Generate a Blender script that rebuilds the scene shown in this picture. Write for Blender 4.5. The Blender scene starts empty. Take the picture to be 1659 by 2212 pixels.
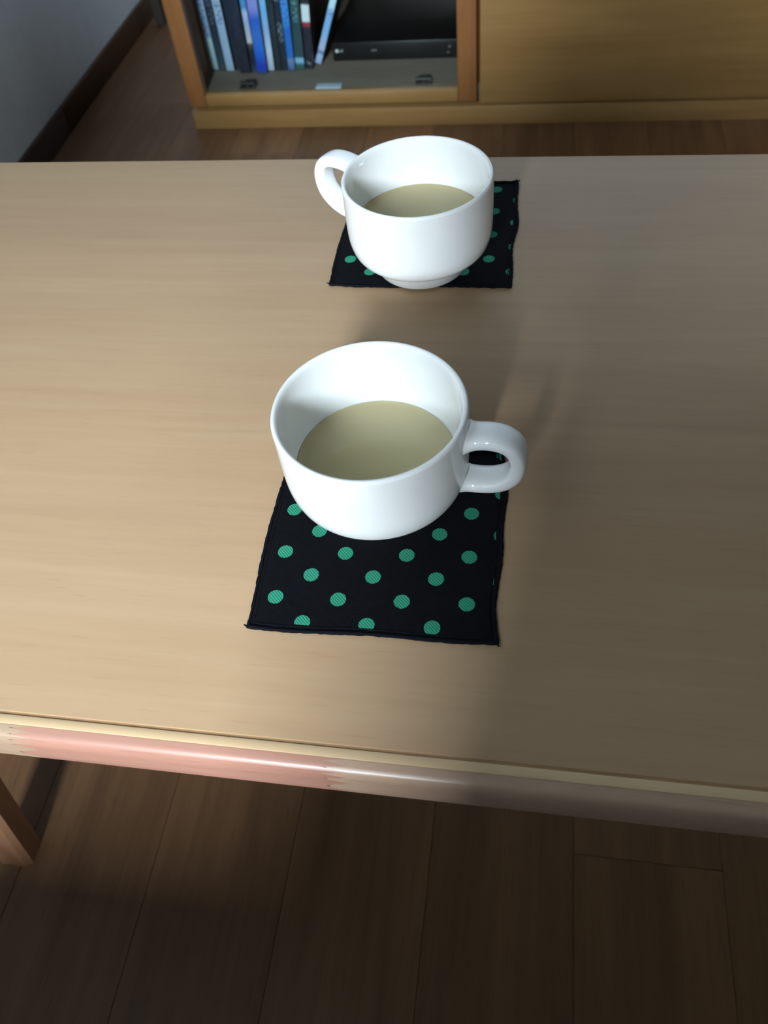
import bpy, bmesh, math, random
from mathutils import Vector, Matrix
random.seed(7)
S = bpy.context.scene
COL = S.collection

# ------------------------------------------------------------------ camera
CAM_H = 0.70733
right = Vector((0.98626459, 0.13872212, -0.08965673))
up = Vector((-0.05576012, 0.79056939, 0.60982854))
fwd = Vector((-0.15547658, 0.59645303, -0.78744576))
cd = bpy.data.cameras.new('camera')
cam = bpy.data.objects.new('camera', cd)
COL.objects.link(cam)
cam.matrix_world = Matrix(((right.x, up.x, -fwd.x, 0), (right.y, up.y, -fwd.y, 0),
                           (right.z, up.z, -fwd.z, CAM_H), (0, 0, 0, 1)))
cd.sensor_fit = 'HORIZONTAL'
cd.sensor_width = 36
cd.lens = 1777.84 / 1659 * 36
cd.clip_start = 0.02
cd.dof.use_dof = True
cd.dof.focus_distance = 0.40
cd.dof.aperture_fstop = 19
S.camera = cam

# ------------------------------------------------------------------ light
w = bpy.data.worlds.new('world')
S.world = w
w.use_nodes = True
w.node_tree.nodes['Background'].inputs[0].default_value = (0.62, 0.78, 1.0, 1)
w.node_tree.nodes['Background'].inputs[1].default_value = 1.0
WX0, WX1, WZ0, WZ1, WY = -0.48, -0.06, 1.25, 2.10, -2.0      # window opening
ld = bpy.data.lights.new('window_daylight', 'AREA')
ld.shape = 'RECTANGLE'
ld.size = WX1 - WX0
ld.size_y = WZ1 - WZ0
ld.energy = 270
ld.color = (0.81, 0.92, 1.0)
lo = bpy.data.objects.new('window_daylight', ld)
COL.objects.link(lo)
lo.location = ((WX0 + WX1) / 2, WY - 0.16, (WZ0 + WZ1) / 2)
lo.rotation_euler = (math.radians(90 - 20), 0, 0)
lo.visible_camera = True
S.view_settings.view_transform = 'Standard'
S.view_settings.look = 'None'
S.view_settings.gamma = 1
S.view_settings.exposure = 0.0
S.view_settings.use_curve_mapping = False


# ------------------------------------------------------------------ helpers
def lin(c):
    return tuple(((v / 255) / 12.92 if v / 255 <= 0.04045 else ((v / 255 + 0.055) / 1.055) ** 2.4) for v in c) + (1,)


class NT:
    def __init__(s, name):
        s.m = bpy.data.materials.new(name)
        s.m.use_nodes = True
        s.t = s.m.node_tree
        s.b = s.t.nodes['Principled BSDF']
        s.out = s.t.nodes['Material Output']

    def n(s, typ, **kw):
        o = s.t.nodes.new(typ)
        for k, v in kw.items():
            setattr(o, k, v)
        return o

    def l(s, a, b):
        s.t.links.new(a, b)

    def math(s, op, a, b=None, c=None):
        o = s.n('ShaderNodeMath', operation=op)
        for i, v in enumerate((a, b, c)):
            if v is None:
                continue
            if isinstance(v, (int, float)):
                o.inputs[i].default_value = v
            else:
                s.l(v, o.inputs[i])
        return o.outputs[0]

    def mix(s, fac, a, b, mode='MIX'):
        o = s.n('ShaderNodeMix', data_type='RGBA', blend_type=mode)
        for i, v in ((0, fac), (6, a), (7, b)):
            if isinstance(v, (int, float)):
                o.inputs[i].default_value = v
            elif isinstance(v, tuple):
                o.inputs[i].default_value = v
            else:
                s.l(v, o.inputs[i])
        return o.outputs[2]

    def coords(s, scale, kind='Object', rot=(0, 0, 0)):
        tc = s.n('ShaderNodeTexCoord')
        mp = s.n('ShaderNodeMapping')
        mp.inputs['Scale'].default_value = scale
        mp.inputs['Rotation'].default_value = rot
        s.l(tc.outputs[kind], mp.inputs[0])
        return mp.outputs[0]

    def noise(s, vec, scale=1.0, detail=3.0, rough=0.55, dist=0.0):
        o = s.n('ShaderNodeTexNoise')
        o.inputs['Scale'].default_value = scale
        o.inputs['Detail'].default_value = detail
        o.inputs['Roughness'].default_value = rough
        o.inputs['Distortion'].default_value = dist
        s.l(vec, o.inputs['Vector'])
        return o.outputs[0]

    def ramp(s, fac, stops, interp='LINEAR'):
        o = s.n('ShaderNodeValToRGB')
        cr = o.color_ramp
        cr.interpolation = interp
        while len(cr.elements) < len(stops):
            cr.elements.new(0.5)
        for e, (p, c) in zip(cr.elements, stops):
            e.position = p
            e.color = c
        s.l(fac, o.inputs[0])
        return o.outputs[0]

    def bump(s, h, strength=0.1, dist=0.001):
        o = s.n('ShaderNodeBump')
        o.inputs['Strength'].default_value = strength
        o.inputs['Distance'].default_value = dist
        s.l(h, o.inputs['Height'])
        s.l(o.outputs[0], s.b.inputs['Normal'])

    def set(s, **kw):
        for k, v in kw.items():
            s.b.inputs[k].default_value = v


def plain(name, c, rough=0.5, spec=0.5, metal=0.0, var=0.06):
    t = NT(name)
    v = t.noise(t.coords((40, 40, 40)), 1, 3)
    base = lin(c)
    lo_ = tuple(x * (1 - var * 2) for x in base[:3]) + (1,)
    hi_ = tuple(min(1, x * (1 + var)) for x in base[:3]) + (1,)
    t.l(t.ramp(v, [(0.3, lo_), (0.7, hi_)]), t.b.inputs['Base Color'])
    t.set(Roughness=rough, Metallic=metal, **{'Specular IOR Level': spec})
    return t.m


def wood(name, light, dark, axis=0, rough=0.45, spec=0.4, band=1.0, pore=0.5, fine=1.0, rand=0.0, coat=0.0):
    """Grain runs along `axis` (0 x, 1 y, 2 z)."""
    t = NT(name)

    def sc(along, across):
        v = [across] * 3
        v[axis] = along
        return tuple(v)
    info = t.n('ShaderNodeObjectInfo')
    off = t.n('ShaderNodeVectorMath', operation='SCALE')
    off.inputs[0].default_value = (7.3, 3.1, 5.7)
    t.l(info.outputs['Random'], off.inputs['Scale'])

    def vec(along, across):
        c = t.coords(sc(along, across))
        if not rand:
            return c
        a = t.n('ShaderNodeVectorMath', operation='ADD')
        t.l(c, a.inputs[0])
        t.l(off.outputs[0], a.inputs[1])
        return a.outputs[0]
    broad = t.noise(vec(1.6 * band, 14 * band), 1, 4, 0.6, 0.6)
    mid = t.noise(vec(5 * fine, 120 * fine), 1, 4, 0.65, 0.3)
    por = t.noise(vec(45 * fine, 900 * fine), 1, 2, 0.5)
    f = t.math('ADD', t.math('MULTIPLY', broad, 0.6), t.math('MULTIPLY', mid, 0.4))
    col = t.ramp(f, [(0.34, lin(dark)), (0.66, lin(light))])
    pm = t.ramp(por, [(0.62, (0, 0, 0, 1)), (0.72, (1, 1, 1, 1))])
    d2 = tuple(x * 0.78 for x in lin(dark)[:3]) + (1,)
    pf = t.math('MULTIPLY', pm, pore)
    col = t.mix(pf, col, d2)
    if rand:
        k = t.math('MULTIPLY_ADD', info.outputs['Random'], rand, 1 - rand / 2)
        hv = t.n('ShaderNodeHueSaturation')
        t.l(k, hv.inputs['Value'])
        t.l(col, hv.inputs['Color'])
        col = hv.outputs[0]
    t.l(col, t.b.inputs['Base Color'])
    t.set(Roughness=rough, **{'Specular IOR Level': spec, 'Coat Weight': coat, 'Coat Roughness': 0.25})
    t.bump(t.math('SUBTRACT', mid, pf), 0.08, 0.0006)
    return t.m


def link(name, me, mat=None, parent=None, loc=None):
    o = bpy.data.objects.new(name, me)
    COL.objects.link(o)
    if mat is not None and not me.materials:
        me.materials.append(mat)
    if parent is not None:
        o.parent = parent
    if loc is not None:
        o.location = loc
    return o


def obj(name, bm, mat, parent=None, smooth=None, loc=None):
    me = bpy.data.meshes.new(name)
    bmesh.ops.recalc_face_normals(bm, faces=bm.faces[:])
    bm.to_mesh(me)
    bm.free()
    if smooth is not None:
        for p in me.polygons:
            p.use_smooth = True
        if smooth < 180:
            me.set_sharp_from_angle(angle=math.radians(smooth))
    return link(name, me, mat, parent, loc)


def empty(name, loc=(0, 0, 0), rz=0.0):
    o = bpy.data.objects.new(name, None)
    COL.objects.link(o)
    o.location = loc
    o.rotation_euler = (0, 0, rz)
    o.empty_display_size = 0.05
    return o


def tag(o, label, cat, group=None):
    o['label'] = label
    o['category'] = cat
    if group:
        o['group'] = group
    return o


def struct(o):
    o['kind'] = 'structure'
    return o


def box(bm, x0, x1, y0, y1, z0, z1, bev=0.0, seg=2):
    v = [bm.verts.new((x, y, z)) for x in (x0, x1) for y in (y0, y1) for z in (z0, z1)]
    fs = [bm.faces.new([v[i] for i in q]) for q in
          ((0, 1, 3, 2), (4, 6, 7, 5), (0, 4, 5, 1), (2, 3, 7, 6), (0, 2, 6, 4), (1, 5, 7, 3))]
    if bev:
        es = list({e for f in fs for e in f.edges})
        bmesh.ops.bevel(bm, geom=es, offset=bev, segments=seg, profile=0.5, affect='EDGES')
    return bm


def bx(name, mat, parent, x0, x1, y0, y1, z0, z1, bev=0.0012, seg=2, loc=None):
    return obj(name, box(bmesh.new(), x0, x1, y0, y1, z0, z1, bev, seg), mat, parent, 40 if bev else None, loc)


def catmull(pts, sub):
    out = []
    n = len(pts)
    for i in range(n - 1):
        p0, p1, p2, p3 = (Vector(pts[max(i - 1, 0)]), Vector(pts[i]), Vector(pts[i + 1]), Vector(pts[min(i + 2, n - 1)]))
        for k in range(sub):
            t = k / sub
            out.append(0.5 * ((2 * p1) + (-p0 + p2) * t + (2 * p0 - 5 * p1 + 4 * p2 - p3) * t * t + (-p0 + 3 * p1 - 3 * p2 + p3) * t ** 3))
    out.append(Vector(pts[-1]))
    return out


def lathe(bm, prof, seg=96):
    rings = []
    for p in prof:
        r, z = p[0], p[1]
        if r < 1e-5:
            rings.append([bm.verts.new((0, 0, z))])
        else:
            rings.append([bm.verts.new((r * math.cos(2 * math.pi * i / seg), r * math.sin(2 * math.pi * i / seg), z)) for i in range(seg)])
    for a, b in zip(rings, rings[1:]):
        for i in range(seg):
            j = (i + 1) % seg
            if len(a) == 1 and len(b) == 1:
                continue
            if len(a) == 1:
                bm.faces.new((a[0], b[i], b[j]))
            elif len(b) == 1:
                bm.faces.new((a[i], a[j], b[0]))
            else:
                bm.faces.new((a[i], a[j], b[j], b[i]))
    return bm


def tube(bm, pts, rad, seg=6, closed=False):
    n = len(pts)
    rings = []
    for i, p in enumerate(pts):
        a = pts[(i - 1) % n] if closed or i else pts[0]
        b = pts[(i + 1) % n] if closed or i < n - 1 else pts[-1]
        d = (Vector(b) - Vector(a)).normalized()
        u = d.cross(Vector((0, 0, 1)))
        if u.length < 1e-4:
            u = d.cross(Vector((1, 0, 0)))
        u.normalize()
        v = u.cross(d)
        r = rad[i] if isinstance(rad, (list, tuple)) else rad
        rings.append([bm.verts.new(Vector(p) + r * (math.cos(2 * math.pi * k / seg) * u + math.sin(2 * math.pi * k / seg) * v)) for k in range(seg)])
    for i in range(n if closed else n - 1):
        a, b = rings[i], rings[(i + 1) % n]
        for k in range(seg):
            bm.faces.new((a[k], a[(k + 1) % seg], b[(k + 1) % seg], b[k]))
    if not closed:
        bm.faces.new(rings[0])
        bm.faces.new(list(reversed(rings[-1])))
    return bm


# ------------------------------------------------------------------ materials
M_table = wood('beech_veneer', (177, 149, 117), (166, 135, 104), 0, 0.45, 0.3, 1.0, 0.30)
M_band = wood('pale_edge_band', (212, 184, 146), (194, 162, 124), 0, 0.42, 0.4, 1.5, 0.3)
M_core = plain('dark_glue_line', (160, 124, 86), 0.7)
M_lip_grey = wood('grey_beech_lip', (174, 148, 124), (156, 129, 106), 0, 0.36, 0.6, 1.5, 0.5)
M_lip_pink = wood('pink_beech_lip', (176, 131, 113), (160, 113, 96), 0, 0.36, 0.6, 1.5, 0.5)
M_lip_tan = wood('tan_beech_lip', (180, 150, 128), (158, 128, 106), 0, 0.36, 0.6, 1.5, 0.6)
M_leg = wood('table_leg_wood', (166, 122, 90), (140, 98, 70), 2, 0.35, 0.5, 2.0, 0.4)
M_cab = wood('honey_beech', (154, 121, 74), (130, 99, 57), 0, 0.42, 0.35, 0.9, 0.35)
M_cabv = wood('orange_beech_stile', (142, 97, 57), (118, 78, 44), 2, 0.42, 0.35, 1.2, 0.4)
M_inner = wood('cabinet_inside', (118, 110, 100), (100, 92, 82), 0, 0.6, 0.3, 1.0, 0.3)
M_inner_back = plain('shaded_back_board', (46, 42, 40), 0.8)  # dark colour stands in for the unlit depth of the compartment
M_floor = wood('oak_laminate', (124, 91, 62), (94, 67, 44), 1, 0.42, 0.35, 1.3, 0.6, 0.8, 0.22)
M_sub = plain('underlay', (40, 30, 22), 0.9)
M_wall = plain('pale_wallpaper', (224, 235, 243), 0.85, 0.2, var=0.02)
M_wall_in = plain('darkened_wall', (60, 50, 40), 0.9, 0.2, var=0.02)  # out-of-view walls and ceiling, darkened to cut bounce light
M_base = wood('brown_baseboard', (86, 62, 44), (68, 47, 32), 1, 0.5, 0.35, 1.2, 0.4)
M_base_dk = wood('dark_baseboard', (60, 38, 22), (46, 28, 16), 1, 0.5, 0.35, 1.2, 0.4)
M_blocker = plain('charcoal_blocker', (58, 54, 50), 0.95, 0.1)  # cloth of the unseen light blockers
M_frame_white = plain('white_window_frame', (225, 228, 230), 0.5)
M_black = plain('black_plastic', (14, 15, 18), 0.35, 0.5)
M_blackm = plain('black_shell', (20, 21, 25), 0.4, 0.5)
M_metal = plain('steel', (150, 152, 152), 0.35, 0.5, 1.0)
M_dark_metal = plain('dark_hinge_metal', (46, 48, 48), 0.45, 0.5, 0.6)
M_plate = plain('pale_blue_plate', (178, 200, 216), 0.4)
M_logo = plain('silver_print', (196, 198, 200), 0.4)
M_print = plain('dim_print', (96, 98, 104), 0.5)
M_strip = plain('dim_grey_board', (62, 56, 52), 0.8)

t = NT('white_porcelain')
t.set(Roughness=0.07, **{'Specular IOR Level': 0.5, 'Base Color': lin((232, 234, 232))})
t.l(t.ramp(t.noise(t.coords((30, 30, 30)), 1, 2), [(0.3, lin((238, 241, 241))), (0.7, lin((243, 245, 244)))]), t.b.inputs['Base Color'])
M_china = t.m


def tea_material():
    t = NT('pale_tea')
    tr = t.n('ShaderNodeBsdfTransparent')
    # colour by depth of the brew is left to the two faces light crosses
    v = t.noise(t.coords((25, 25, 25)), 1, 2)
    t.l(t.ramp(v, [(0.3, (0.99, 0.95, 0.72, 1)), (0.7, (1.0, 0.96, 0.76, 1))]), tr.inputs[0])
    df = t.n('ShaderNodeBsdfDiffuse')
    df.inputs[0].default_value = (0.98, 0.85, 0.50, 1)
    gl = t.n('ShaderNodeBsdfGlossy')
    gl.inputs['Roughness'].default_value = 0.02
    m1 = t.n('ShaderNodeMixShader')
    m1.inputs[0].default_value = 0.45
    t.l(tr.outputs[0], m1.inputs[1])
    t.l(df.outputs[0], m1.inputs[2])
    fr = t.n('ShaderNodeFresnel')
    fr.inputs['IOR'].default_value = 1.33
    m2 = t.n('ShaderNodeMixShader')
    t.l(fr.outputs[0], m2.inputs[0])
    t.l(m1.outputs[0], m2.inputs[1])
    t.l(gl.outputs[0], m2.inputs[2])
    t.l(m2.outputs[0], t.out.inputs['Surface'])
    return t.m


M_tea = tea_material()
t = NT('tea_against_china')
tr = t.n('ShaderNodeBsdfTransparent')
t.l(t.ramp(t.noise(t.coords((25, 25, 25)), 1, 2), [(0.3, (0.97, 0.96, 0.92, 1)), (0.7, (0.99, 0.98, 0.95, 1))]), tr.inputs[0])
t.l(tr.outputs[0], t.out.inputs['Surface'])
M_clear = t.m


def glass_material():
    t = NT('cabinet_glass')
    tr = t.n('ShaderNodeBsdfTransparent')
    tr.inputs[0].default_value = (0.93, 0.96, 0.95, 1)
    gl = t.n('ShaderNodeBsdfGlossy')
    gl.inputs['Roughness'].default_value = 0.03
    fr = t.n('ShaderNodeFresnel')
    fr.inputs['IOR'].default_value = 1.45
    m2 = t.n('ShaderNodeMixShader')
    t.l(fr.outputs[0], m2.inputs[0])
    t.l(tr.outputs[0], m2.inputs[1])
    t.l(gl.outputs[0], m2.inputs[2])
    t.l(m2.outputs[0], t.out.inputs['Surface'])
    return t.m


M_glass = glass_material()


def dotted_cloth(name, o, e1, e2, rad, xmax, ymin):
    """Black twill with woven green dots on a staggered lattice (object space)."""
    t = NT(name)
    tc = t.n('ShaderNodeTexCoord')
    sx = t.n('ShaderNodeSeparateXYZ')
    t.l(tc.outputs['Object'], sx.inputs[0])
    X = t.math('SUBTRACT', sx.outputs[0], o[0])
    Y = t.math('SUBTRACT', sx.outputs[1], o[1])
    det = e1[0] * e2[1] - e1[1] * e2[0]
    u = t.math('ADD', t.math('MULTIPLY', X, e2[1] / det), t.math('MULTIPLY', Y, -e2[0] / det))
    v = t.math('ADD', t.math('MULTIPLY', X, -e1[1] / det), t.math('MULTIPLY', Y, e1[0] / det))
    L1, L2 = math.hypot(*e1), math.hypot(*e2)
    ds = []
    for sh in (0.0, 0.5):
        fu = t.math('WRAP', t.math('SUBTRACT', u, sh), 0.5, -0.5)
        fv = t.math('WRAP', t.math('SUBTRACT', v, sh), 0.5, -0.5)
        a = t.math('MULTIPLY', fu, L1)
        b = t.math('MULTIPLY', fv, L2)
        ds.append(t.math('SQRT', t.math('ADD', t.math('MULTIPLY', a, a), t.math('MULTIPLY', b, b))))
    d = t.math('MINIMUM', ds[0], ds[1])
    wob = t.noise(t.coords((1500, 1500, 1500)), 1, 1)
    d = t.math('ADD', d, t.math('MULTIPLY_ADD', wob, 0.0005, -0.00025))
    mask = t.math('LESS_THAN', d, rad)
    mask = t.math('MULTIPLY', mask, t.math('LESS_THAN', sx.outputs[0], xmax))
    mask = t.math('MULTIPLY', mask, t.math('GREATER_THAN', sx.outputs[1], ymin))
    wv = t.n('ShaderNodeTexWave', wave_type='BANDS', bands_direction='DIAGONAL')
    wv.inputs['Scale'].default_value = 420
    wv.inputs['Distortion'].default_value = 0.6
    t.l(tc.outputs['Object'], wv.inputs['Vector'])
    tw = wv.outputs['Fac']
    green = t.ramp(tw, [(0.1, lin((34, 112, 88))), (0.8, lin((62, 160, 128)))])
    lint = t.noise(t.coords((300, 700, 300)), 1, 2)
    blk = t.ramp(lint, [(0.4, lin((7, 8, 12))), (0.8, lin((13, 15, 21)))])
    t.l(t.mix(mask, blk, green), t.b.inputs['Base Color'])
    t.set(Roughness=0.9, **{'Specular IOR Level': 0.12})
    t.bump(tw, 0.25, 0.0003)
    return t.m


M_hem = plain('black_thread', (15, 17, 24), 0.95, 0.1)


def spine_mat(name, stops, letters=None, lcol=(220, 225, 230), dens=0.5):
    """stops: (fraction of height from the bottom, colour); letters: list of (lo, hi) ranges carrying fine print."""
    t = NT(name)
    tc = t.n('ShaderNodeTexCoord')
    sx = t.n('ShaderNodeSeparateXYZ')
    t.l(tc.outputs['Object'], sx.inputs[0])
    h = t.math('DIVIDE', sx.outputs[2], 0.19)
    nz = t.noise(t.coords((120, 120, 90)), 1, 3)
    hh = t.math('ADD', h, t.math('MULTIPLY_ADD', nz, 0.012, -0.006))
    col = t.ramp(hh, [(p, lin(c)) for p, c in stops])
    mott = t.noise(t.coords((200, 200, 120)), 1, 3)
    col = t.mix(t.math('MULTIPLY', mott, 0.35), col, t.mix(0.5, col, lin((120, 140, 170))))
    for a, b in letters or []:
        bk = t.noise(t.coords((260, 260, 340)), 1, 1, 0.3)
        m = t.math('GREATER_THAN', bk, dens)
        m = t.math('MULTIPLY', m, t.math('GREATER_THAN', h, a))
        m = t.math('MULTIPLY', m, t.math('LESS_THAN', h, b))
        xs = t.math('ABSOLUTE', sx.outputs[0])
        m = t.math('MULTIPLY', m, t.math('LESS_THAN', xs, 0.0042))
        col = t.mix(t.math('MULTIPLY', m, 0.75), col, lin(lcol))
    t.l(col, t.b.inputs['Base Color'])
    t.set(Roughness=0.25, **{'Specular IOR Level': 0.5})
    return t.m


# ------------------------------------------------------------------ room shell
TILT = 0.0
floor = struct(obj('floor', box(bmesh.new(), -1.05, 2.6, WY, 2.30, -0.06, -0.011), M_sub))
PW = 0.115
PLEN = 0.92
pm = bpy.data.meshes.new('plank')
b = box(bmesh.new(), 0.0001, PW - 0.0001, 0.0001, PLEN - 0.0001, -0.011, 0.0, 0.0004, 1)
bmesh.ops.recalc_face_normals(b, faces=b.faces[:])
b.to_mesh(pm)
b.free()
pm.materials.append(M_floor)
PX0 = -0.0517
n_pl = 0
for i in range(-7, 9):
    x = PX0 + i * PW
    st = {1: 0.2, 0: -0.34, -1: 0.50, -2: 0.78, 2: 0.62, -3: -0.02}.get(i, (i * 0.37) % PLEN)
    st -= PLEN * math.ceil((st - WY) / PLEN)
    y = st
    while y < 2.30:
        if y + PLEN > WY + 0.05 and y < 2.24:
            if y >= WY and y + PLEN <= 2.30:
                link('plank', pm, None, floor, (x, y, 0))
            else:
                y0, y1 = max(y, WY), min(y + PLEN, 2.30)
                m2 = bpy.data.meshes.new('plank')
                b = box(bmesh.new(), 0.0001, PW - 0.0001, 0.0001, y1 - y0 - 0.0001, -0.011, 0.0, 0.0004, 1)
                bmesh.ops.recalc_face_normals(b, faces=b.faces[:])
                b.to_mesh(m2)
                b.free()
                link('plank', m2, M_floor, floor, (x, y0, 0))
        y += PLEN
struct(obj('floor_margin', box(bmesh.new(), PX0 + 9 * PW + 0.001, 2.6, WY, 2.30, -0.011, 0.0), M_floor))

# left wall runs almost parallel to the planks
wl = empty('wall_left', (-0.8395, 1.425, 0), -TILT)
wl['kind'] = 'structure'
bx('wall_panel', M_wall, wl, -0.1, 0.0, -3.45, 0.87, 0.0, 2.3, 0)
bb = empty('baseboard_left', (-0.8395, 1.425, 0), -TILT)
bb['kind'] = 'structure'
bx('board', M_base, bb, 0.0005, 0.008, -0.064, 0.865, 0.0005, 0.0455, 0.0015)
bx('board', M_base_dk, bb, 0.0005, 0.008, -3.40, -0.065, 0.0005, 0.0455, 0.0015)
struct(bx('wall_far', M_wall, None, -0.95, 2.6, 2.30, 2.40, 0.0, 2.3, 0))
struct(bx('wall_right', M_wall_in, None, 2.6, 2.7, WY, 2.40, 0.0, 2.3, 0))
struct(bx('ceiling', M_wall_in, None, -1.1, 2.7, WY - 0.1, 2.40, 2.3, 2.4, 0))
b = bmesh.new()
box(b, -1.1, WX0, WY - 0.1, WY, 0, 2.3)
box(b, WX1, 2.7, WY - 0.1, WY, 0, 2.3)
box(b, WX0, WX1, WY - 0.1, WY, 0, WZ0)
box(b, WX0, WX1, WY - 0.1, WY, WZ1, 2.3)
struct(obj('wall_back', b, M_wall_in))
wn = empty('window_1', ((WX0 + WX1) / 2, WY - 0.05, WZ0))
wn['kind'] = 'structure'
hw = (WX1 - WX0) / 2
hh = WZ1 - WZ0
b = bmesh.new()
box(b, -hw, -hw + 0.035, -0.03, 0.03, 0, hh)
box(b, hw - 0.035, hw, -0.03, 0.03, 0, hh)
box(b, -hw + 0.035, hw - 0.035, -0.03, 0.03, 0, 0.035)
box(b, -hw + 0.035, hw - 0.035, -0.03, 0.03, hh - 0.035, hh)
obj('window_frame', b, M_frame_white, wn)

# unseen low seat added behind the viewer to shade the foreground floor
sf = tag(empty('sofa_blocker', (0.1, -0.59, 0)), 'added low charcoal seat form behind the viewer, shading the foreground floor', 'sofa_blocker')
bx('seat', M_blocker, sf, -0.515, 0.95, -0.45, 0.36, 0.10, 0.36, 0.03, 3)
for sx_ in (-0.48, 0.86):
    for sy_ in (-0.40, 0.28):
        bx('leg', M_leg, sf, sx_, sx_ + 0.04, sy_, sy_ + 0.04, 0.0, 0.10, 0.003)

for x0_, x1_, z0_, z1_, lab_ in ((-0.22, 0.55, 0.3603, 0.57, 'added wide charcoal light blocker, bottom of the unseen stack of three'),
                                 (-0.110, 0.50, 0.5703, 0.90, 'added charcoal light blocker in the middle of the unseen stack of three'),
                                 (-0.165, -0.03, 0.9003, 1.12, 'added small charcoal light blocker on top of the unseen stack of three')):
    bm_ = box(bmesh.new(), x0_, x1_, -0.57, -0.37, z0_, z1_, 0.03, 4)  # unseen stack added to keep window light off the table's right side
    tag(obj('cushion_blocker', bm_, M_blocker, None, 40), lab_, 'cushion_blocker', 'added light blockers behind the viewer')

# unseen tall box added to shade the far left floor and door stile
sc_ = tag(empty('cabinet_blocker', (-0.61, -0.47, 0)), 'added tall narrow brown box behind the viewer, shading the far left corner', 'cabinet')
bx('body', M_base, sc_, -0.19, 0.165, -0.14, 0.10, 0.0, 1.08, 0.004)
bx('door', M_base, sc_, -0.185, 0.16, 0.101, 0.12, 0.03, 1.06, 0.003)
b = lathe(bmesh.new(), [Vector(v) for v in ((0, 0.026), (0.010, 0.024), (0.013, 0.018), (0.006, 0.008), (0.006, 0.0), (0, 0))], 20)
kn = obj('knob', b, M_metal, sc_, 60, (0.13, 0.1205, 0.62))
kn.rotation_euler = (math.radians(-90), 0, 0)

# ------------------------------------------------------------------ low table
TT = 0.40
TX0, TX1 = -0.53, 0.52
tab = tag(empty('low_table', (0, 0.3157, 0)), 'low pale beech table with a finger-jointed front edge', 'table')


def rel(x, y, z):
    return (x, y - 0.3, z)


bx('tabletop', M_table, tab, TX0, TX1, 0.1019 - 0.3, 0.5322 - 0.3, 0.3745, TT, 0.0006)
bx('glue_line', M_core, tab, TX0, TX1, 0.1008 - 0.3, 0.10185 - 0.3, 0.3755, TT - 0.0006, 0)
bx('edge_band', M_band, tab, TX0, TX1, 0.0966 - 0.3, 0.10075 - 0.3, 0.3755, TT - 0.0001, 0.0005)
prof = catmull([(0.0965, 0.3996), (0.0950, 0.3992), (0.0936, 0.3987), (0.0924, 0.3979), (0.0914, 0.3966), (0.0908, 0.3948), (0.0905, 0.3925),
                (0.0905, 0.388), (0.0909, 0.381), (0.0925, 0.3745), (0.0955, 0.3715)], 3)
prof_back = [(0.0968, 0.3715), (0.0965, 0.3987)]


def zig(s, amp, n):
    q = (s * n) % 1.0
    return amp * (abs(q - 0.5) * 4 - 1)


def lip(x0, x1, amp0, amp1, mat):
    bm = bmesh.new()
    N = len(prof)
    idx = []
    # finer profile sampling so that the finger joint shows its teeth
    pts = []
    for a, c in zip(prof, prof[1:]):
        for k in range(2):
            pts.append(a.lerp(c, k / 2))
    pts.append(prof[-1])
    n = len(pts)
    A, B = [], []
    for i, p in enumerate(pts):
        s = i / (n - 1)
        A.append(bm.verts.new(rel(x0 + zig(s, amp0, 6), p.x, p.y)))
        B.append(bm.verts.new(rel(x1 + zig(s, amp1, 6), p.x, p.y)))
    for i in range(n - 1):
        bm.faces.new((A[i], A[i + 1], B[i + 1], B[i]))
    bm.faces.new((A[-1], A[0], B[0], B[-1]))
    bm.faces.new(A)
    bm.faces.new(list(reversed(B)))
    return obj('edge_lip', bm, mat, tab, 50)


lip(TX0, -0.1955, 0, 0.006, M_lip_grey)
lip(-0.1953, -0.0632, 0.006, 0.005, M_lip_pink)
lip(-0.0630, 0.2600, 0.005, 0.006, M_lip_tan)
lip(0.2602, TX1, 0.006, 0, M_lip_grey)
# legs, splayed so that each foot lies outside its top
for sx_, sy_ in ((-1, -1), (1, -1), (-1, 1), (1, 1)):
    fx = -0.402 if sx_ < 0 else 0.40
    tx = -0.398 if sx_ < 0 else 0.393
    fy = 0.133 if sy_ < 0 else 0.500
    ty = 0.209 if sy_ < 0 else 0.420
    bm = bmesh.new()
    lo_r, hi_r = [], []
    for (cx_, cy_, z_, hx, hy, ring) in ((fx, fy, 0.0, 0.0155, 0.012, lo_r), (tx, ty, 0.3740, 0.017, 0.015, hi_r)):
        c = 0.004
        for dx, dy in ((-hx + c, -hy), (hx - c, -hy), (hx, -hy + c), (hx, hy - c), (hx - c, hy), (-hx + c, hy), (-hx, hy - c), (-hx, -hy + c)):
            ring.append(bm.verts.new(rel(cx_ + dx, cy_ + dy, z_)))
    for k in range(8):
        bm.faces.new((lo_r[k], lo_r[(k + 1) % 8], hi_r[(k + 1) % 8], hi_r[k]))
    bm.faces.new(lo_r)
    bm.faces.new(hi_r)
    obj('leg', bm, M_leg, tab, 30)

# ------------------------------------------------------------------ coasters
CT = 0.0016


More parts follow.
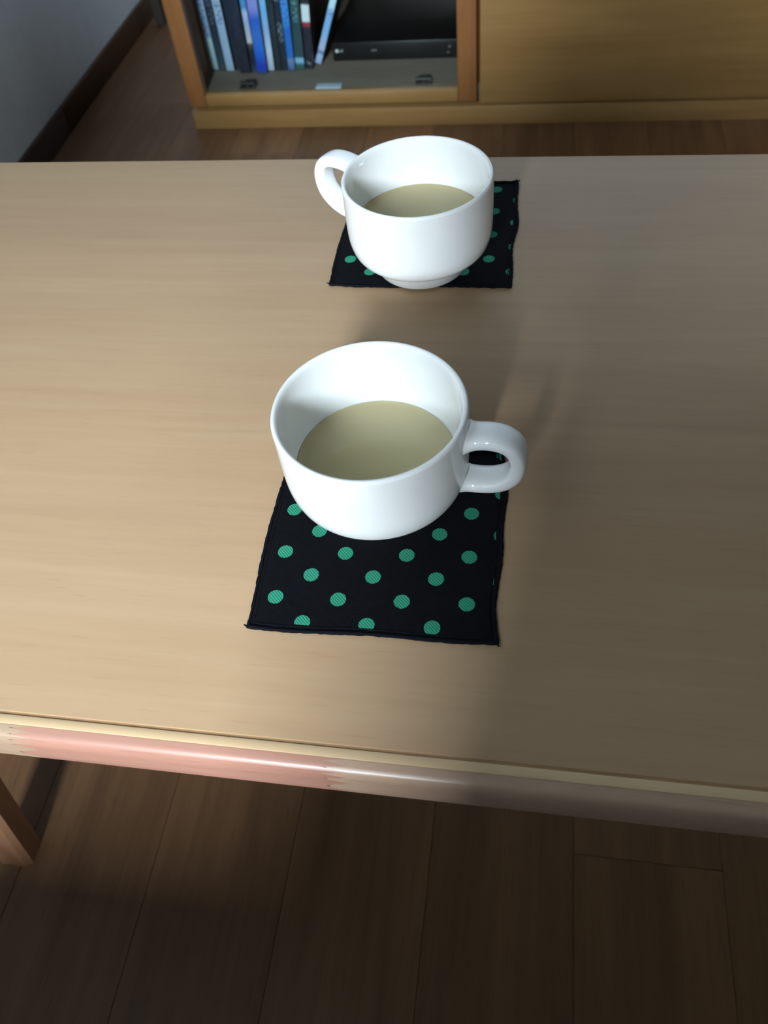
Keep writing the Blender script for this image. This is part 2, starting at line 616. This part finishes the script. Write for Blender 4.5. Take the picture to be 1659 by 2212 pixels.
def coaster(label, corners, dots, seed):
    rnd = random.Random(seed)
    bl, br, tr, tl = [Vector(c) for c in corners]
    root = tag(empty('coaster', (bl.x, bl.y, TT)), label, 'coaster', 'dotted fabric coasters on the low table')
    o, e1, e2, rad, xmax, ymin = dots
    mat = dotted_cloth('dotted_twill', (o[0] - bl.x, o[1] - bl.y), e1, e2, rad, xmax, ymin)
    N = 36
    ph = [rnd.uniform(0, 6.28) for _ in range(8)]

    def P(u, v):
        p = (bl * (1 - u) + br * u) * (1 - v) + (tl * (1 - u) + tr * u) * v
        w_ = 0.0007
        # frayed, slightly wavy outline
        p = p + Vector((w_ * math.sin(7 * v + ph[0]) * (1 - u) + (0.0011 * math.sin(6.5 * v + ph[1]) + w_ * math.sin(15 * v + ph[2])) * u,
                        (w_ * math.sin(8 * u + ph[3]) - 0.0010 * math.sin(math.pi * u)) * (1 - v) + w_ * math.sin(9 * u + ph[4]) * v))
        return p - bl

    bm = bmesh.new()
    top, bot = [], []
    for j in range(N + 1):
        for i in range(N + 1):
            u, v = i / N, j / N
            p = P(u, v)
            ed = min(u, 1 - u, v, 1 - v)
            z = CT - 0.0002 + 0.00012 * math.sin(11 * u + ph[5]) * math.sin(9 * v + ph[6])
            if ed < 0.035:
                z -= 0.0003 * (1 - ed / 0.035)
            z = min(z, CT)
            top.append(bm.verts.new((p.x, p.y, z)))
            bot.append(bm.verts.new((p.x, p.y, 0.0003)))
    W = N + 1
    for j in range(N):
        for i in range(N):
            a, b_, c, d = j * W + i, j * W + i + 1, (j + 1) * W + i + 1, (j + 1) * W + i
            bm.faces.new((top[a], top[b_], top[c], top[d]))
            bm.faces.new((bot[d], bot[c], bot[b_], bot[a]))
    loop = [i for i in range(W)] + [j * W + N for j in range(1, W)] + [N * W + i for i in range(N - 1, -1, -1)] + [j * W for j in range(N - 1, 0, -1)]
    for k in range(len(loop)):
        a, b_ = loop[k], loop[(k + 1) % len(loop)]
        bm.faces.new((bot[a], bot[b_], top[b_], top[a]))
    obj('cloth', bm, mat, root, 60)
    # overlocked hem
    pts = []
    per = []
    K = 60
    for k in range(K):
        per.append((k / K, 0))
    for k in range(K):
        per.append((1, k / K))
    for k in range(K):
        per.append((1 - k / K, 1))
    for k in range(K):
        per.append((0, 1 - k / K))
    rads = []
    for k, (u, v) in enumerate(per):
        p = P(u, v)
        pts.append((p.x, p.y, 0.00105))
        corner = min(abs(k % K), K - k % K)
        rads.append(0.00085 + 0.00022 * rnd.uniform(-1, 1) + (0.0006 * (1 - corner / 2) if corner < 2 else 0))
        rads[-1] = min(rads[-1], 0.00104 if corner > 1 else 0.00104)
    obj('hem', tube(bmesh.new(), pts, rads, 7, True), M_hem, root, 180)
    # seam stitched just inside the hem
    ins = []
    for u, v in per[::2]:
        uu = 0.02 + 0.96 * u
        vv = 0.02 + 0.96 * v
        p = P(uu, vv)
        ins.append((p.x, p.y, CT - 0.00025))
    obj('seam', tube(bmesh.new(), ins, 0.0003, 5, True), M_hem, root, 180)
    # loose thread ends at the corners
    for cu, cv, du, dv in ((0, 0, -1, 0.2), (1, 0, 0.3, -1), (1, 1, -0.2, 1), (1, 1, 1, 0.3)):
        p = P(cu, cv)
        pts = [(p.x, p.y, 0.0012), (p.x + du * 0.0012, p.y + dv * 0.0012, 0.0016), (p.x + du * 0.0022 + rnd.uniform(-.0004, .0004), p.y + dv * 0.0022, 0.0021)]
        obj('thread', tube(bmesh.new(), pts, [0.0006, 0.00045, 0.0002], 5), M_hem, root, 180)
    return root


coaster('black fabric coaster with green dots, reaching out in front of the nearer cup',
        [(-0.1116, 0.1659), (-0.0040, 0.1676), (-0.0060, 0.2740), (-0.1136, 0.2715)],
        ((-0.1020, 0.1812), (0.0281, 0.00113), (-0.0008, 0.0245), 0.0035, 0.1048, 0.0024), 3)
coaster('black fabric coaster with green dots, mostly hidden under the footed far cup',
        [(-0.1177, 0.4026), (-0.0087, 0.4034), (-0.0100, 0.5148), (-0.1192, 0.5135)],
        ((-0.1092, 0.4276), (0.02857, 0.0005), (0.0002, 0.0252), 0.0035, 0.1069, 0.0055), 11)

# ------------------------------------------------------------------ cups
MP = [(0.0, 0.003), (0.0226, 0.003), (0.0238, 0.0008), (0.0248, 0.0), (0.0258, 0.0001), (0.0265, 0.0007), (0.0272, 0.0024), (0.0286, 0.0060), (0.0302, 0.0100), (0.0307, 0.0109)]
MP2 = [(0.0309, 0.0113), (0.0316, 0.0115), (0.0334, 0.0119), (0.0363, 0.0134), (0.0386, 0.0160), (0.0399, 0.0197), (0.0407, 0.0245), (0.0410, 0.0320), (0.0411, 0.0420),
       (0.0411, 0.0545), (0.0409, 0.0564), (0.0403, 0.0573), (0.0395, 0.0573), (0.0388, 0.0566), (0.0384, 0.0545),
       (0.0382, 0.0480), (0.0378, 0.0400), (0.0370, 0.0320), (0.0358, 0.0255), (0.0342, 0.0205), (0.0318, 0.0165), (0.0285, 0.0140), (0.0252, 0.0130), (0.0130, 0.0127), (0.0, 0.0127)]
MUG_PROF = catmull(MP, 3)[:-1] + [Vector(MP[-1])] + catmull(MP2, 4)


def inner_r(z):
    inn = MP2[14:]
    for a, b_ in zip(inn, inn[1:]):
        if b_[1] <= z <= a[1]:
            k = (z - b_[1]) / max(a[1] - b_[1], 1e-9)
            return b_[0] + (a[0] - b_[0]) * k
    return inn[0][0]


mug_body = bpy.data.meshes.new('cup_body')
b = lathe(bmesh.new(), MUG_PROF, 128)
bmesh.ops.recalc_face_normals(b, faces=b.faces[:])
b.to_mesh(mug_body)
b.free()
for p in mug_body.polygons:
    p.use_smooth = True
mug_body.materials.append(M_china)

# handle: rounded strap swept along a D in the x-z plane
def handle_mesh(ext, dz):
    path = [(0.0388, 0.0455), (0.0440, 0.0463), (0.0510, 0.0471), (0.0580, 0.0459), (0.0630, 0.0420), (0.0652, 0.0350), (0.0640, 0.0275),
            (0.0600, 0.0222), (0.0540, 0.0191), (0.0470, 0.0180), (0.0410, 0.0180), (0.0375, 0.0184)]
    path = [(r if r < 0.0405 else 0.0405 + (r - 0.0405) * ext, z + dz * min(1.0, max(0.0, (z - 0.016) / 0.028))) for r, z in path]
    hp = catmull(path, 5)
    b = bmesh.new()
    rings = []
    nh = len(hp)
    for i, p in enumerate(hp):
        a_ = hp[max(i - 1, 0)]
        c_ = hp[min(i + 1, nh - 1)]
        d_ = (c_ - a_).normalized()
        nrm = Vector((d_.y, -d_.x))
        s = i / (nh - 1)
        fa, fb = max(0, 1 - s / 0.14) ** 2, max(0, 1 - (1 - s) / 0.14) ** 2
        hwid = 0.0066 + 0.0034 * fa + 0.0024 * fb
        ht = 0.0036 + 0.0014 * fa + 0.0002 * fb
        ring = []
        for k in range(20):
            an = 2 * math.pi * k / 20
            ca, sa = math.cos(an), math.sin(an)
            e = 0.62
            wv_ = math.copysign(abs(ca) ** e, ca) * hwid
            tv_ = math.copysign(abs(sa) ** e, sa) * ht
            ring.append(b.verts.new((p.x + nrm.x * tv_, wv_, p.y + nrm.y * tv_)))
        rings.append(ring)
    for a_, c_ in zip(rings, rings[1:]):
        for k in range(20):
            b.faces.new((a_[k], a_[(k + 1) % 20], c_[(k + 1) % 20], c_[k]))
    b.faces.new(rings[0])
    b.faces.new(list(reversed(rings[-1])))
    bmesh.ops.recalc_face_normals(b, faces=b.faces[:])
    me = bpy.data.meshes.new('cup_handle')
    b.to_mesh(me)
    b.free()
    for p in me.polygons:
        p.use_smooth = True
    me.materials.append(M_china)
    return me


def cup(x, y, ang, level, sc, ext, dz, label, tea_label):
    z0 = TT + CT
    root = tag(empty('tea_cup', (x, y, z0), ang), label, 'cup', 'white cups of tea')
    root.scale = sc
    link('cup_body', mug_body, None, root)
    link('handle', handle_mesh(ext, dz), None, root)
    # the tea fills the bowl up to `level`
    pr = [(0.0, 0.0130), (0.0130, 0.0130), (0.0248, 0.0133)]
    for z in (0.0145, 0.0170, 0.0205, 0.0255, 0.0280):
        if z < level - 0.0008:
            pr.append((inner_r(z) - 0.0004, z))
    r = inner_r(level) - 0.0003
    pr += [(r, level), (r - 0.0012, level - 0.00035), (r - 0.003, level - 0.0005), (0.0, level - 0.0005)]
    o = obj('tea', lathe(bmesh.new(), [Vector(q) for q in pr], 96), M_tea, None, 50, (x, y, z0))
    o.scale = sc
    o.data.materials.append(M_clear)
    for p in o.data.polygons:
        p.material_index = 0 if p.center.z > level - 0.0007 else 1
    tag(o, tea_label, 'tea', 'tea in the white cups')


cup(-0.0634, 0.2434, math.radians(-4.5), 0.0248, (1.036, 1.036, 1.012), 0.89, -0.0006, 'glossy white porcelain cup nearest the viewer with its handle to the right',
    'pale yellow clear tea in the nearer cup')
cup(-0.0638, 0.4253, math.radians(149), 0.0292, (1.043, 1.043, 1.0), 1.22, 0.0030, 'glossy white footed porcelain cup farther away with its handle to the left',
    'pale yellow tea in the farther cup')

# ------------------------------------------------------------------ cabinet
CY = 1.3636
cab = tag(empty('media_cabinet', (0.0, CY, 0)), 'honey wood media cabinet with a glass-front compartment and a plain drawer', 'cabinet')
CR, CH, CD = 1.00, 0.46, 0.44


def cb(name, mat, parent, x0, x1, y0, y1, z0, z1, bev=0.0012):
    return bx(name, mat, parent, x0, x1, y0 - CY, y1 - CY, z0, z1, bev)


cb('plinth', M_cab, cab, -0.5935, CR, CY, CY + CD, 0.0, 0.0313, 0.0015)
cb('side_panel', M_cabv, cab, -0.5935, -0.579, CY + 0.0225, CY + CD, 0.0316, CH - 0.018)
cb('side_panel', M_cabv, cab, CR - 0.016, CR, CY + 0.0225, CY + CD, 0.0316, CH - 0.018)
cb('bottom_panel', M_inner, cab, -0.5785, CR - 0.0165, CY + 0.0225, CY + CD - 0.012, 0.0316, 0.0574)
cb('divider', M_cabv, cab, -0.1120, -0.0955, CY + 0.0225, CY + CD - 0.012, 0.0578, CH - 0.0185)
cb('back_panel', M_inner_back, cab, -0.5785, CR - 0.0165, CY + CD - 0.0115, CY + CD, 0.0316, CH - 0.0185, 0)
cb('top_panel', M_cab, cab, -0.600, CR + 0.006, CY - 0.004, CY + CD, CH - 0.0175, CH)
# drop-down glass door
door = empty('door')
door.parent = cab
door.location = (0, 0, 0)
DZ0, DZ1 = 0.0392, CH - 0.020
cb('stile', M_cabv, door, -0.5935, -0.5628, CY, CY + 0.021, DZ0, DZ1, 0.0015)
cb('stile', M_cabv, door, -0.1285, -0.0980, CY, CY + 0.021, DZ0, DZ1, 0.0015)
cb('rail', M_cab, door, -0.5625, -0.1288, CY + 0.0004, CY + 0.021, DZ0, 0.0580, 0.0012)
cb('rail', M_cab, door, -0.5625, -0.1288, CY + 0.0004, CY + 0.021, DZ1 - 0.028, DZ1, 0.0012)
cb('glass_pane', M_glass, door, -0.5624, -0.1289, CY + 0.008, CY + 0.012, 0.0560, DZ1 - 0.0282, 0)
for hx in (-0.492, -0.1875):
    b = bmesh.new()
    box(b, hx - 0.014, hx + 0.014, 0.022, 0.040, 0.0576, 0.0606, 0.0008)
    tube(b, [(hx - 0.013, 0.031, 0.0631), (hx + 0.013, 0.031, 0.0631)], 0.004, 10)
    box(b, hx - 0.009, hx + 0.009, 0.038, 0.052, 0.0576, 0.0611, 0.0008)
    h_ = obj('hinge', b, M_dark_metal, door, 40)
    for q in (-0.0115, 0.0, 0.0115):
        b = bmesh.new()
        lathe(b, [Vector(v) for v in ((0, 0), (0.0022, 0), (0.0022, 0.0008), (0.0012, 0.0014), (0, 0.0014))], 10)
        obj('screw', b, M_metal, h_, 40, (hx + q, 0.0255, 0.0607))
cb('catch_plate', M_plate, cab, -0.3710, -0.3265, 1.3795, 1.3975, 0.0576, 0.0596, 0.0008)
# drawer fronts to the right
cb('drawer', M_cab, cab, -0.0930, 0.450, CY, CY + 0.021, 0.0355, DZ1, 0.0015)
cb('drawer', M_cab, cab, 0.454, CR, CY, CY + 0.021, 0.0355, DZ1, 0.0015)
cb('drawer_box', M_inner, cab, -0.075, CR - 0.03, CY + 0.0225, CY + 0.40, 0.060, 0.25, 0)

# ------------------------------------------------------------------ disc cases on the cabinet floor
SHZ = 0.0576
W3, BK = (168, 190, 212), (18, 22, 30)
K = 0.119 / 0.19          # share of a case's height that the frame shows


def fr(ypx):
    return max(0.0, K * (1 - ypx / 152.0))


cases = [
    # x centre, thickness, front y, lean(deg, + = top to the right), stops, letters, letter colour, label
    (-0.5702, 0.0148, 1.459, 0.5, [(0, (150, 178, 190)), (fr(85), (172, 200, 212)), (fr(83), (140, 168, 200)), (1, (150, 176, 206))], [(fr(80), 0.9)], (60, 84, 130),
     'slim pale grey disc case with small dark lettering, leftmost on the shelf'),
    (-0.5545, 0.0158, 1.457, 0.5, [(0, (44, 66, 76)), (fr(90), (28, 44, 52)), (fr(50), (16, 22, 36)), (1, (24, 28, 46))], [(fr(55), fr(5))], (96, 104, 128),
     'dark teal disc case between the two leftmost pale ones'),
    (-0.5388, 0.0148, 1.452, 0.5, [(0, (134, 176, 190)), (fr(140), (160, 186, 214)), (fr(60), (158, 184, 216)), (1, (170, 200, 226))], [(fr(52), fr(8))], (56, 84, 128),
     'pale blue disc case with dark lettering, third from the left'),
    (-0.5252, 0.0112, 1.457, 0.6, [(0, (16, 20, 32)), (0.4, (12, 18, 34)), (1, (18, 24, 44))], [], BK,
     'plain near-black disc case right of the third pale one'),
    (-0.5090, 0.0206, 1.443, 0.8, [(0, (8, 10, 16)), (fr(90), (12, 14, 24)), (fr(30), (16, 20, 40)), (1, (18, 24, 48))], [(fr(78), fr(25))], (52, 58, 78),
     'extra thick black box set with faint grey print'),
    (-0.4930, 0.0104, 1.446, 1.8, [(0, (30, 70, 90)), (fr(130), (10, 14, 18)), (fr(105), (20, 24, 24)), (fr(92), (92, 74, 60)), (fr(88), (196, 198, 200)), (fr(50), (160, 176, 216)), (fr(28), (180, 196, 236)), (fr(18), (70, 146, 210)), (1, (60, 140, 210))], [], BK,
     'disc case with a dark foot and white to sky blue upper spine'),
    (-0.4780, 0.0184, 1.440, 3, [(0, (16, 60, 160)), (fr(135), (6, 50, 190)), (fr(100), (20, 104, 210)), (fr(70), (50, 106, 200)), (fr(40), (30, 90, 196)), (fr(18), (130, 136, 214)), (1, (150, 150, 220))], [], BK,
     'thick vivid blue disc case fading to lilac at the top'),
    (-0.4630, 0.0114, 1.449, 3, [(0, (168, 186, 206)), (fr(110), (190, 210, 232)), (fr(70), (150, 178, 226)), (fr(30), (110, 176, 230)), (1, (160, 200, 236))], [], BK,
     'slim silvery white disc case right of the vivid blue one'),
    (-0.4508, 0.0122, 1.449, 3, [(0, (14, 18, 20)), (0.5, (16, 26, 28)), (1, (14, 18, 22))], [(fr(80), fr(15))], (52, 64, 66),
     'black disc case with dim lettering beside the silvery white one'),
    (-0.4385, 0.0118, 1.449, 3, [(0, (10, 12, 14)), (0.5, (12, 20, 24)), (1, (12, 14, 18))], [(fr(92), fr(52)), (fr(12), 0.8)], (120, 136, 150),
     'black disc case with grey lettering left of the bright blue one'),
    (-0.4260, 0.0128, 1.447, 3.1, [(0, (50, 90, 150)), (fr(128), (110, 130, 180)), (fr(122), (20, 104, 190)), (fr(65), (16, 100, 196)), (fr(55), (60, 140, 220)), (1, (70, 150, 226))], [(fr(62), fr(5))], (30, 80, 160),
     'bright sky blue disc case near the middle of the row'),
    (-0.4110, 0.0166, 1.449, 4, [(0, (40, 84, 80)), (fr(140), (44, 90, 80)), (fr(134), (130, 186, 224)), (fr(126), (120, 176, 216)), (fr(124), (34, 66, 64)), (fr(60), (30, 62, 66)), (1, (34, 72, 78))], [(fr(52), fr(6))], (110, 150, 156),
     'dark green disc case with a light blue band near its foot'),
    (-0.3952, 0.0144, 1.452, 4.8, [(0, (20, 12, 20)), (fr(66), (24, 8, 16)), (fr(62), (150, 40, 44)), (fr(56), (150, 40, 44)), (fr(53), (214, 226, 232)), (fr(22), (214, 226, 232)), (fr(19), (20, 10, 18)), (1, (22, 12, 20))], [(fr(142), fr(135))], (170, 170, 176),
     'dark maroon disc case with a white and red label'),
    (-0.3828, 0.0118, 1.466, 22.5, [(0, (150, 176, 226)), (fr(133), (176, 196, 232)), (fr(124), (90, 110, 170)), (fr(118), (180, 190, 226)), (fr(80), (130, 180, 236)), (fr(40), (130, 176, 230)), (fr(28), (190, 226, 246)), (1, (196, 230, 248))], [(fr(45), fr(28))], (90, 120, 180),
     'pale blue disc case leaning far over against the black player'),
]
for (cx_, th, fy, lean, stops, lets, lc, lab) in cases:
    r_ = math.radians(lean)
    root = empty('disc_case', (cx_, fy, SHZ + abs(math.sin(r_)) * th * 0.5 + 0.0001))
    root.rotation_euler = (0, r_, 0)
    tag(root, lab, 'disc case', 'disc cases in the glass cabinet')
    g = 0.00025
    bx('shell', M_blackm, root, -th / 2 + g, th / 2 - g, 0.0006, 0.136, 0, 0.19, 0.0012)
    sm = spine_mat('spine_print', stops, lets, lc, 0.52)
    bx('spine_sleeve', sm, root, -th / 2 + g + 0.0003, th / 2 - g - 0.0003, 0.0, 0.0022, 0.0012, 0.1885, 0.0005)

# black player
pl = tag(empty('media_player', (-0.2375, 1.476, SHZ)), 'flat black media player on the cabinet floor behind glass', 'media player')
bx('housing', M_black, pl, -0.118, 0.118, 0.004, 0.20, 0.0025, 0.0315, 0.0015)
bx('front_panel', M_black, pl, -0.1185, 0.1185, 0.0, 0.0038, 0.002, 0.0318, 0.0012)
for fx in (-0.09, 0.09):
    for fy in (0.02, 0.18):
        bx('foot', M_blackm, pl, fx - 0.006, fx + 0.006, fy - 0.006, fy + 0.006, 0.0001, 0.0024, 0)
lg = empty('logo')
lg.parent = pl
lg.location = (-0.1105, -0.0003, 0.0190)
b = bmesh.new()
lathe(b, [Vector(v) for v in ((0, 0), (0.0030, 0), (0.0030, 0.0003), (0, 0.0003))], 24)
o = obj('emblem', b, M_logo, lg)
o.rotation_euler = (math.radians(90), 0, 0)


def letters(txt, size, mat, parent, loc):
    cu = bpy.data.curves.new('lettering', 'FONT')
    cu.body = txt
    cu.size = size
    cu.extrude = 0.00015
    cu.align_y = 'CENTER'
    tmp = bpy.data.objects.new('lettering_tmp', cu)
    COL.objects.link(tmp)
    dg = bpy.context.evaluated_depsgraph_get()
    me = bpy.data.meshes.new_from_object(tmp.evaluated_get(dg))
    bpy.data.objects.remove(tmp)
    me.materials.clear()
    o = link('lettering', me, mat, parent, loc)
    o.rotation_euler = (math.radians(90), 0, 0)
    return o


letters('LG', 0.0058, M_logo, lg, (0.0042, -0.0002, 0))
bx('indicator', M_print, pl, -0.050, -0.040, -0.0004, 0.0002, 0.017, 0.0195, 0)
bx('button', M_print, pl, 0.084, 0.0875, -0.0006, 0.0002, 0.0185, 0.0225, 0.0004)
bx('button', M_print, pl, 0.0815, 0.085, -0.0006, 0.0002, 0.010, 0.013, 0.0004)

# slim boards standing in the gap behind the cabinet's left end
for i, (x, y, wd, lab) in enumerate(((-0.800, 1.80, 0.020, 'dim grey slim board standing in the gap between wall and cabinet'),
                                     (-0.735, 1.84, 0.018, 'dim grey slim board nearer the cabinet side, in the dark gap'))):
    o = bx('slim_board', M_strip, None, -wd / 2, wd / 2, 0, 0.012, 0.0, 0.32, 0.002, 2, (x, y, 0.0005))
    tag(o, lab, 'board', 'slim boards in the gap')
